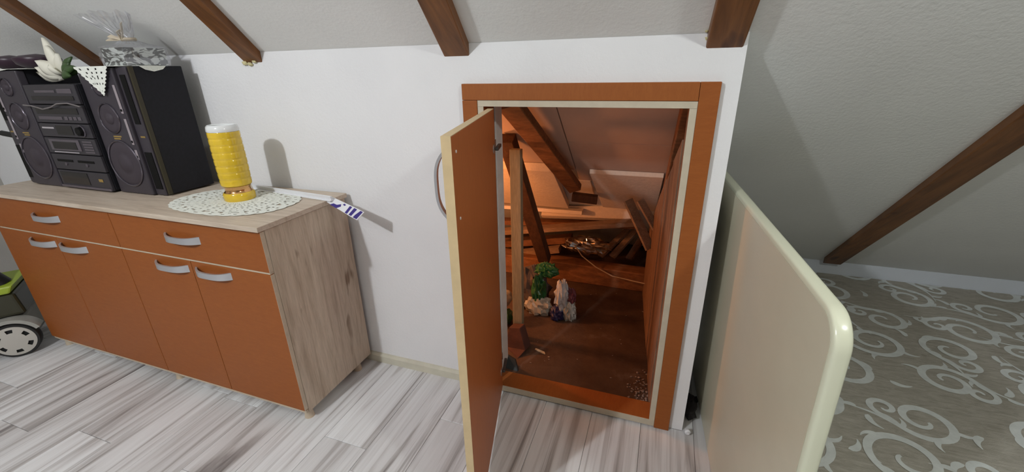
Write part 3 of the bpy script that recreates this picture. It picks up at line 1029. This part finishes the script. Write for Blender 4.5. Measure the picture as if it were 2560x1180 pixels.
# cassette window
hz(.10, .70, 1.036, 1.084, 'hifi_button', 'cassette_door', 0.004, pan[2])
hz(.16, .64, 1.042, 1.074, 'hifi_window', 'cassette_window', 0.0052, pan[2])
hz(.12, .62, 1.0262, 1.0305, 'hifi_silver', 'light_bar', par=pan[2])
for i in range(5):
    hz(.76, .94, 1.030 + .011 * i, 1.037 + .011 * i, 'hifi_button', 'button', par=pan[2])
# dial unit
hz(.06, .30, 1.128, 1.135, 'hifi_silver', 'light_bar', par=pan[3])
hz(.34, .66, 1.104, 1.142, 'hifi_window', 'display', par=pan[3])
ring((HX0 + HW * .84, 1.122), .018, .025, HY - .0002, .006).build('dial_ring', 'driver_ring', pan[3], smooth=True)
disc((HX0 + HW * .84, 1.122), .0175, HY - .0002, .016).build('dial', 'speaker_groove', pan[3])
# equaliser
hz(.08, .55, 1.166, 1.180, 'hifi_button', 'button_row', par=pan[4])
hz(.08, .90, 1.190, 1.214, 'hifi_window', 'display', par=pan[4])
for i in range(4):
    hz(.60 + .085 * i, .66 + .085 * i, 1.166, 1.180, 'hifi_button', 'button', par=pan[4])
# top unit
hz(.20, .60, 1.275, 1.285, 'hifi_button', 'disc_tray', par=pan[5])
hz(.10, .92, 1.245, 1.262, 'hifi_window', 'display', par=pan[5])
hz(.65, .92, 1.272, 1.290, 'hifi_button', 'button_row', par=pan[5])
for sx in (HX0 + 0.03, HX1 - 0.03):
    for y in (HY + 0.03, -0.09):
        MB().lathe([(0.018, 0), (0.016, 0.0079)], (sx, y, ZT), (0, 0, 1), 16).build('foot', 'speaker_groove', hf)
MB().tube([(HX0 - 0.03, HY - 0.010, 1.225), (HX0 + .04, HY - 0.014, 1.223), (HX0 + .11, HY - 0.014, 1.210), (HX0 + .17, HY - .014, 1.218), (HX0 + .22, HY - .014, 1.232),
           (HX0 + .29, HY - .012, 1.235), (HX1 + .012, HY - .010, 1.222)], 0.0028, 6).build(
    'wire', 'cable_grey', label='thin grey wire hanging across the hi-fi front', cat='wire', smooth=True)
MB().tube([(-3.25, -0.17, 1.07), (-3.12, -0.16, 1.055), (-3.0, -0.17, 1.03), (-2.892, -0.19, 1.01)], 0.014, 8).build(
    'black_hose', 'machine_black', label='thick black hose reaching the left loudspeaker from the picture edge', cat='hose', smooth=True)

# lace cloth over the right loudspeaker: top sheet and a hanging corner
def lace_cloth(name, label, flat, tri, apex, y, zt):
    o = thing(name, (flat[0][0], flat[0][1], zt), label, 'lace cloth')
    MB().prism([(a, b, zt + 0.0004) for a, b in flat], (0, 0, 0.0016)).build('top_sheet', 'lace', o)
    mb = MB()
    (xa, xb), (ax, az) = tri, apex
    N = 16
    vv, fs, ids = [], [], {}
    for i in range(N + 1):
        t = i / N
        l = xa + (ax - xa) * t
        r_ = xb + (ax - xb) * t
        M_ = N
        for k_ in range(M_ + 1):
            u = k_ / M_
            jag = 0.004 * (1 if i % 2 else -1) * (abs(2 * u - 1) ** 6)
            vv.append((l + (r_ - l) * u + (jag if u > .5 else -jag), y - 0.003 - 0.003 * math.sin(u * 9 + t * 4) * 0.3, zt + 0.0018 - (zt - az) * t))
    for i in range(N):
        for k_ in range(N):
            if i in (3, 6, 9) and k_ % 3 == 1 and 1 < k_ < N - 2:
                continue
            if i % 4 == 1 and k_ % 4 == 2 and 1 < k_ < N - 2:
                continue
            fs.append((i * (N + 1) + k_, i * (N + 1) + k_ + 1, (i + 1) * (N + 1) + k_ + 1, (i + 1) * (N + 1) + k_))
    mb.add(vv, fs)
    h = mb.build('hanging_corner', 'lace', o)
    md = h.modifiers.new('thick', 'SOLIDIFY')
    md.thickness = 0.0014
    return o


SZ = 1.368
cl = lace_cloth('lace_cloth', 'white lace cloth with a pointed corner hanging over the right loudspeaker',
                [(-2.205, -0.2925), (-1.985, -0.2925), (-1.93, -0.22), (-1.93, -0.16), (-2.06, -0.08), (-2.20, -0.10)],
                (-2.205, -2.000), (-2.075, 1.262), -0.2925, SZ)
MB().prism([(-1.9205, -0.235, SZ + 0.001), (-1.9205, -0.135, SZ + 0.001), (-1.9205, -0.150, SZ - 0.012), (-1.9205, -0.185, SZ - 0.020), (-1.9205, -0.215, SZ - 0.013)], (0.0014, 0, 0)).build('side_corner', 'lace', cl)
lace_cloth('lace_cloth', 'white lace cloth with thin white rim on the left loudspeaker',
           [(-2.88, -0.3015), (-2.50, -0.3015), (-2.60, -0.10), (-2.88, -0.10)], (-2.88, -2.62), (-2.80, 1.352), -0.3015, SZ)

# gift box in clear foil
gb = thing('gift_box', (-2.01, -0.18, SZ + 0.0025), 'zebra patterned gift box in clear foil tied with a beige bow', 'gift')
MB().box((-2.075, -0.255, SZ + 0.0026), (-1.945, -0.105, SZ + 0.066)).build('box', 'zebra_print', gb, bevel=0.002)
# foil skirt: crumpled shell around the box, gathered at the neck, fanned out on top
fo = MB()
NN = 56
levels = [(0.068, 0.078, 0.003), (0.072, 0.083, 0.030), (0.068, 0.079, 0.070), (0.05, 0.05, 0.082), (0.022, 0.016, 0.098), (0.050, 0.026, 0.120), (0.095, 0.038, 0.150), (0.130, 0.046, 0.180)]
vv, fs = [], []
for i, (a_, b_, h_) in enumerate(levels):
    for k in range(NN):
        t = 2 * math.pi * k / NN
        ca, sa = math.cos(t), math.sin(t)
        if i < 3:
            q = max(abs(ca), abs(sa))
            ca, sa = ca / q, sa / q
        cr_ = 0.004 + (0.010 if i > 4 else 0)
        j = cr_ * noise.noise(Vector((k * 0.9, i * 2.1, 4)))
        hz_ = h_ + (0.02 * noise.noise(Vector((k * 0.35, i, 9))) if i == len(levels) - 1 else 0.003 * noise.noise(Vector((k * .8, i, 2))) if i > 2 else 0)
        vv.append(Vector((-2.010 + ca * (a_ + abs(j)), -0.18 - 0.75 * max(0.0, hz_ - 0.085) + sa * (b_ + abs(j)), SZ + hz_)))
for i in range(len(levels) - 1):
    for k in range(NN):
        k2 = (k + 1) % NN
        fs.append((i * NN + k, i * NN + k2, (i + 1) * NN + k2, (i + 1) * NN + k))
fo.add(vv, fs).build('foil', 'cellophane', gb)
kn = Vector((-2.010, -0.205, SZ + 0.098))
MB().lathe([(0.024, -0.006), (0.027, 0), (0.024, 0.006)], (-2.010, -0.186, SZ + 0.098), (0, 0, 1), 20).build('ribbon_tie', 'ribbon_beige', gb, smooth=True)
for i, d_ in enumerate([(-0.075, -0.01, 0.000), (-0.05, -0.015, 0.012), (0.035, -0.01, 0.055), (0.02, -0.02, 0.028)]):
    p1 = kn + Vector(d_)
    MB().beam(kn, p1, 0.018, 0.003, (0, -0.5, 0.8)).build('bow_loop', 'ribbon_beige', gb, bevel=0.001)

# artificial flower on the hi-fi, dark bowls on the left loudspeaker
fb = Vector((-2.415, -0.19, 1.3265))
fl = thing('artificial_flower', fb, 'white artificial flower with green leaves lying on the hi-fi stack', 'flower')


def petal(a, b, wd, bend, mat, nm, par, seg=8):
    a, b = Vector(a), Vector(b)
    d = b - a
    s = d.cross(Vector((0.15, -1, 0.3))).normalized()
    n_ = s.cross(d).normalized()
    vv, fs = [], []
    for i in range(seg + 1):
        t = i / seg
        wv = wd * math.sin(math.pi * min(1, 0.12 + t * 0.86)) ** 0.8 * (1 + .12 * math.sin(t * 25))
        c_ = a + d * t + n_ * (bend * math.sin(math.pi * t))
        for u in (-1, -.5, 0, .5, 1):
            vv.append(c_ + s * (u * wv) - n_ * (abs(u) ** 2 * wd * .35))
    for i in range(seg):
        for k in range(4):
            fs.append((i * 5 + k, i * 5 + k + 1, (i + 1) * 5 + k + 1, (i + 1) * 5 + k))
    o = MB().add(vv, fs).build(nm, mat, par, smooth=True)
    md = o.modifiers.new('thick', 'SOLIDIFY')
    md.thickness = 0.002
    return o


for v in ((-0.03, -0.05, 0.125), (-0.10, -0.07, 0.02), (0.03, -0.06, 0.075), (-0.055, -0.085, 0.055), (0.01, -0.09, 0.035), (-0.08, -0.08, 0.035), (-0.01, -0.06, 0.10)):
    q = fb + Vector((0.0, -0.05, 0.012))
    petal(q, fb + Vector((v[0] * 1.25, v[1], v[2] * 1.25 + .004)), 0.030, 0.008, 'petal_white', 'petal', fl)
for v in ((0.10, -0.06, 0.06), (0.13, -0.05, 0.03), (0.125, -0.085, 0.012), (0.09, -0.04, 0.085), (0.15, -0.07, 0.045)):
    petal(fb + Vector((0.02, -0.05, 0.02)), fb + Vector(v), 0.020, 0.012, 'leaf_green', 'leaf', fl)
for i, (xx, r_) in enumerate(((-2.800, 0.070), (-2.600, 0.078))):
    MB().lathe([(r_ * .5, 0), (r_ * .9, .018), (r_, 0.036), (r_ * .97, 0.044), (r_ * .7, .052), (r_ * .2, .058), (0, .060)],
               (xx - 0.01, -0.205, SZ + 0.0022), (0, 0, 1), 30).build(
        'lidded_bowl', 'dark_purple', label=('dark lidded bowl at the far left on the left loudspeaker', 'dark purple lidded bowl beside the white flower')[i], cat='bowl', smooth=True)

# ================================================================== WHEELED MACHINE at the left edge
wc = Vector((-3.000, -0.550, 0.092))
wn = Vector((0.80, -0.60, 0)).normalized()      # axle, towards the camera
wt = Vector((0.60, 0.80, 0)).normalized()
mc = thing('wheeled_machine', (wc.x - 0.1, wc.y + 0.05, 0), 'lime, white and black wheeled machine with a six hole white hubcap beside the sideboard', 'machine')
wh = MB().lathe([(0.060, -0.045), (0.088, -0.043), (0.092, -0.036), (0.092, -0.006), (0.088, 0.0), (0.080, 0.0), (0.078, -0.006)], wc, wn, 48).build('wheel', 'wheel_black', mc, smooth=True)
hub = MB()
NK = 72
vv, fs = [], []
rad = [0.012, 0.030, 0.048, 0.066, 0.079]
for i, r_ in enumerate(rad):
    for k in range(NK):
        a = 2 * math.pi * k / NK
        hgt = 0.006 * (1 - (r_ / 0.079) ** 2) + 0.001
        vv.append(wc + wn * hgt + (wt * math.cos(a) + ZP * math.sin(a)) * r_)
for i in range(len(rad) - 1):
    for k in range(NK):
        if i == 2 and (k % 12) in (4, 5, 6, 7, 8):
            continue
        k2 = (k + 1) % NK
        fs.append((i * NK + k, i * NK + k2, (i + 1) * NK + k2, (i + 1) * NK + k))
fs.append(tuple(range(NK)))
ho = hub.add(vv, fs).build('hubcap', 'hub_white', wh)
md = ho.modifiers.new('thick', 'SOLIDIFY')
md.thickness = 0.003
MB().lathe([(0.077, -0.012), (0.0, -0.012)], wc, wn, 36).build('wheel_disc', 'wheel_black', wh)


def arc_band(r0, r1, a0, a1, n0, n1, N=20):
    mb = MB()
    vv, fs = [], []
    for i in range(N + 1):
        a = a0 + (a1 - a0) * i / N
        dvec = wt * math.cos(a) + ZP * math.sin(a)
        for r_, nn_ in ((r0, n0), (r1, n0), (r1, n1), (r0, n1)):
            vv.append(wc + dvec * r_ + wn * nn_)
    for i in range(N):
        for k in range(4):
            k2 = (k + 1) % 4
            fs.append((i * 4 + k, i * 4 + k2, (i + 1) * 4 + k2, (i + 1) * 4 + k))
    fs += [(0, 1, 2, 3), (N * 4 + 3, N * 4 + 2, N * 4 + 1, N * 4)]
    return mb.add(vv, fs)


arc_band(0.100, 0.118, math.radians(25), math.radians(178), -0.06, 0.004).build('fender', 'machine_grey', mc, smooth=True)


def mbox(t0, t1, n0, n1, z0, z1, lean=0.0):
    def q(t, n_, z):
        return wc + wt * (t + lean * (z - z0)) + wn * n_ + Vector((0, 0, z - wc.z))
    return MB().hexa([q(t0, n0, z0), q(t1, n0, z0), q(t1, n1, z0), q(t0, n1, z0), q(t0, n0, z1), q(t1, n0, z1), q(t1, n1, z1), q(t0, n1, z1)])


mbox(-0.30, 0.05, -0.34, -0.062, 0.05, 0.195).build('chassis', 'machine_grey', mc, bevel=0.02, seg=3)
mbox(-0.07, 0.075, -0.30, -0.03, 0.215, 0.335, -0.10).build('tank', 'machine_tank', mc, bevel=0.015, seg=3)
mbox(-0.30, -0.075, -0.30, -0.05, 0.196, 0.36, -0.1).build('housing', 'machine_grey', mc, bevel=0.025, seg=3)
mbox(-0.11, 0.055, -0.28, -0.02, 0.338, 0.378, 0.5).build('lime_collar', 'machine_lime', mc, bevel=0.008)
MB().tube([wc + wt * a + wn * -0.10 + ZP * b for a, b in ((0.00, 0.27), (-0.03, 0.34), (-0.06, 0.44), (-0.07, 0.55), (-0.10, 0.60))], [0.058, 0.05, 0.036, 0.034, 0.03], 14).build('handle_tube', 'machine_black', mc, smooth=True)

# ================================================================== RIGHT SIDE
# table top standing on its edge
PB0 = Vector((0.236, 0.46, 0))
PB1 = Vector((0.318, -0.700, 0))
pu = (PB1 - PB0).normalized()
PL = (PB1 - PB0).length
lean = math.radians(1.6)
pv = Vector((0, 0, 1)) * math.cos(lean) + Vector((-1, 0, 0)) * math.sin(lean)
pn = pu.cross(pv).normalized()
if pn.x < 0:
    pn = -pn
PH, PT, PR = 0.952, 0.030, 0.062
tt = thing('table_top', (0.29, -0.12, 0), 'beige table top with rounded cream edge standing upright beside the hatch', 'table top')


def rrect(L, H_, R_, inset=0.0, n=10):
    out = []
    for cx, cz, a0 in ((L - R_, H_ - R_, 0), (R_, H_ - R_, 90), (R_, R_, 180), (L - R_, R_, 270)):
        for i in range(n + 1):
            a = math.radians(a0 + 90 * i / n)
            out.append((cx + (R_ - inset) * math.cos(a), cz + (R_ - inset) * math.sin(a)))
    return out


def pp(u, v, n_):
    return PB0 + pu * u + pv * v + pn * n_ + Vector((0, 0, 0.001))


vv, fs = [], []
loops = []
prf = [(0.012, 0.0), (0.004, 0.001), (0.001, 0.004), (0.0, 0.009), (0.0, PT - 0.009), (0.001, PT - 0.004), (0.004, PT - 0.001), (0.012, PT)]
for ins, n_ in prf:
    lp = rrect(PL, PH, PR, ins)
    loops.append(len(vv))
    vv += [pp(u, v, n_) for u, v in lp]
NL = len(rrect(PL, PH, PR))
for i in range(len(prf) - 1):
    for k in range(NL):
        k2 = (k + 1) % NL
        fs.append((loops[i] + k, loops[i] + k2, loops[i + 1] + k2, loops[i + 1] + k))
fs.append(tuple(range(loops[-1], loops[-1] + NL)))
fs.append(tuple(range(NL - 1, -1, -1)))
MB().add(vv, fs).build('edge_body', 'panel_edge', tt, smooth=True)
for n0, n1 in ((-0.0006, -0.0001), (PT + 0.0001, PT + 0.0006)):
    MB().prism([pp(u, v, n0) for u, v in rrect(PL, PH, PR, 0.011)], pn * (n1 - n0)).build('laminate_face', 'panel_face', tt)

# carpet with pale scrolls
CXA, CXB, CYA, CYB2 = 0.375, XR - 0.01, -1.35, YK - 0.002
cp = MB().box((CXA, CYA, 0.0005), (CXB, CYB2, 0.008)).build('carpet', 'carpet_ground', label='grey brown carpet with pale scroll pattern in the alcove', cat='carpet')


ZI = [0]


def ribbon(pts, wid):
    ZI[0] = (ZI[0] + 7) % 24
    zz_ = 0.0086 + 0.00008 * ZI[0]
    vv, fs = [], []
    n = len(pts)
    for i, p in enumerate(pts):
        d = (pts[min(i + 1, n - 1)] - pts[max(i - 1, 0)])
        d = d.normalized() if d.length > 1e-9 else Vector((1, 0))
        s = Vector((-d.y, d.x)) * wid(i / (n - 1))
        for q in (p + s, p - s):
            vv.append(Vector((min(max(q.x, CXA + .003), CXB - .003), min(max(q.y, CYA + .003), CYB2 - .003), zz_)))
    for i in range(n - 1):
        fs.append((2 * i, 2 * i + 1, 2 * i + 3, 2 * i + 2))
    return vv, fs


rs = random.Random(5)
scr = MB()


def spiral(c, R_, a0, turns, sgn, tail, w0):
    pts = []
    N = 46
    for i in range(N + 1):
        t = i / N
        r_ = R_ * (0.16 + 0.84 * t ** 0.8)
        a = a0 + sgn * turns * 2 * math.pi * (t - 1)
        pts.append(Vector((c.x + r_ * math.cos(a), c.y + r_ * math.sin(a))))
    d = (pts[-1] - pts[-2]).normalized()
    nrm = Vector((-d.y, d.x)) * (-sgn)
    last_ = pts[-1]
    for i in range(1, 17):
        t = i / 16
        pts.append(last_ + d * (tail * t) + nrm * (tail * 0.45 * t * t))
    scr.add(*ribbon(pts, lambda s: w0 * (0.55 + 0.9 * math.sin(math.pi * min(1, s * 1.05)) ** 1.0) * (1 - 0.75 * max(0, s - .8) / .2)))
    return pts


def drop(p, ang, L, w_):
    pts = []
    for i in range(9):
        t = i / 8
        a = ang + 0.9 * t
        pts.append(p + Vector((math.cos(a), math.sin(a))) * (L * t))
    scr.add(*ribbon(pts, lambda s: w_ * (0.15 + math.sin(math.pi * (s ** 0.6)))))


gy = CYA + 0.1
row = 0
while gy < CYB2 + 0.05:
    gx = CXA + 0.02 + (0.17 if row % 2 else 0)
    while gx < 2.9:
        c = Vector((gx + rs.uniform(-.04, .04), gy + rs.uniform(-.04, .04)))
        a0 = rs.uniform(0, 6.28)
        sg = rs.choice((-1, 1))
        R_ = rs.uniform(0.095, 0.135)
        pts = spiral(c, R_, a0, rs.uniform(1.15, 1.6), sg, rs.uniform(0.12, 0.20), 0.0105)
        m1 = pts[50]
        dd = (pts[54] - pts[48]).normalized()
        an = math.atan2(dd.y, dd.x)
        spiral(m1 + Vector((math.cos(an + sg * 1.3), math.sin(an + sg * 1.3))) * 0.070, 0.055, an + sg * 1.3 + math.pi, 1.1, -sg, 0.06, 0.0085)
        drop(pts[40], an - sg * 1.0, 0.06, 0.009)
        drop(pts[57], an + sg * 0.5, 0.055, 0.010)
        drop(pts[46], an + sg * 2.2, 0.05, 0.008)
        drop(pts[34], an + sg * 3.6, 0.07, 0.009)
        drop(c + Vector((0.17, rs.uniform(-.05, .1))), rs.uniform(0, 6.28), 0.075, 0.011)
        gx += 0.36
    gy += 0.27
    row += 1
scr.build('scroll_pattern', 'carpet_scroll', cp)

# dark rag with a white plug at the foot of the wall corner
q = Vector((0.205, 0.085, 0.001))
rg = thing('rag', q, 'dark crumpled rag with a white plug at the foot of the wall corner', 'rag')
MB().blob(q + Vector((0.012, 0.03, 0.028)), (0.026, 0.06, 0.036), 61, 0.45, 3, 18).build('cloth', 'black_rag', rg, smooth=True)
MB().lathe([(0.009, 0), (0.011, 0.004), (0.011, 0.014), (0.005, 0.017), (0.005, 0.022)], (0.206, -0.004, 0.0125), (0.1, -1, 0.15), 16).build('plug', 'white_plastic', rg, smooth=True)
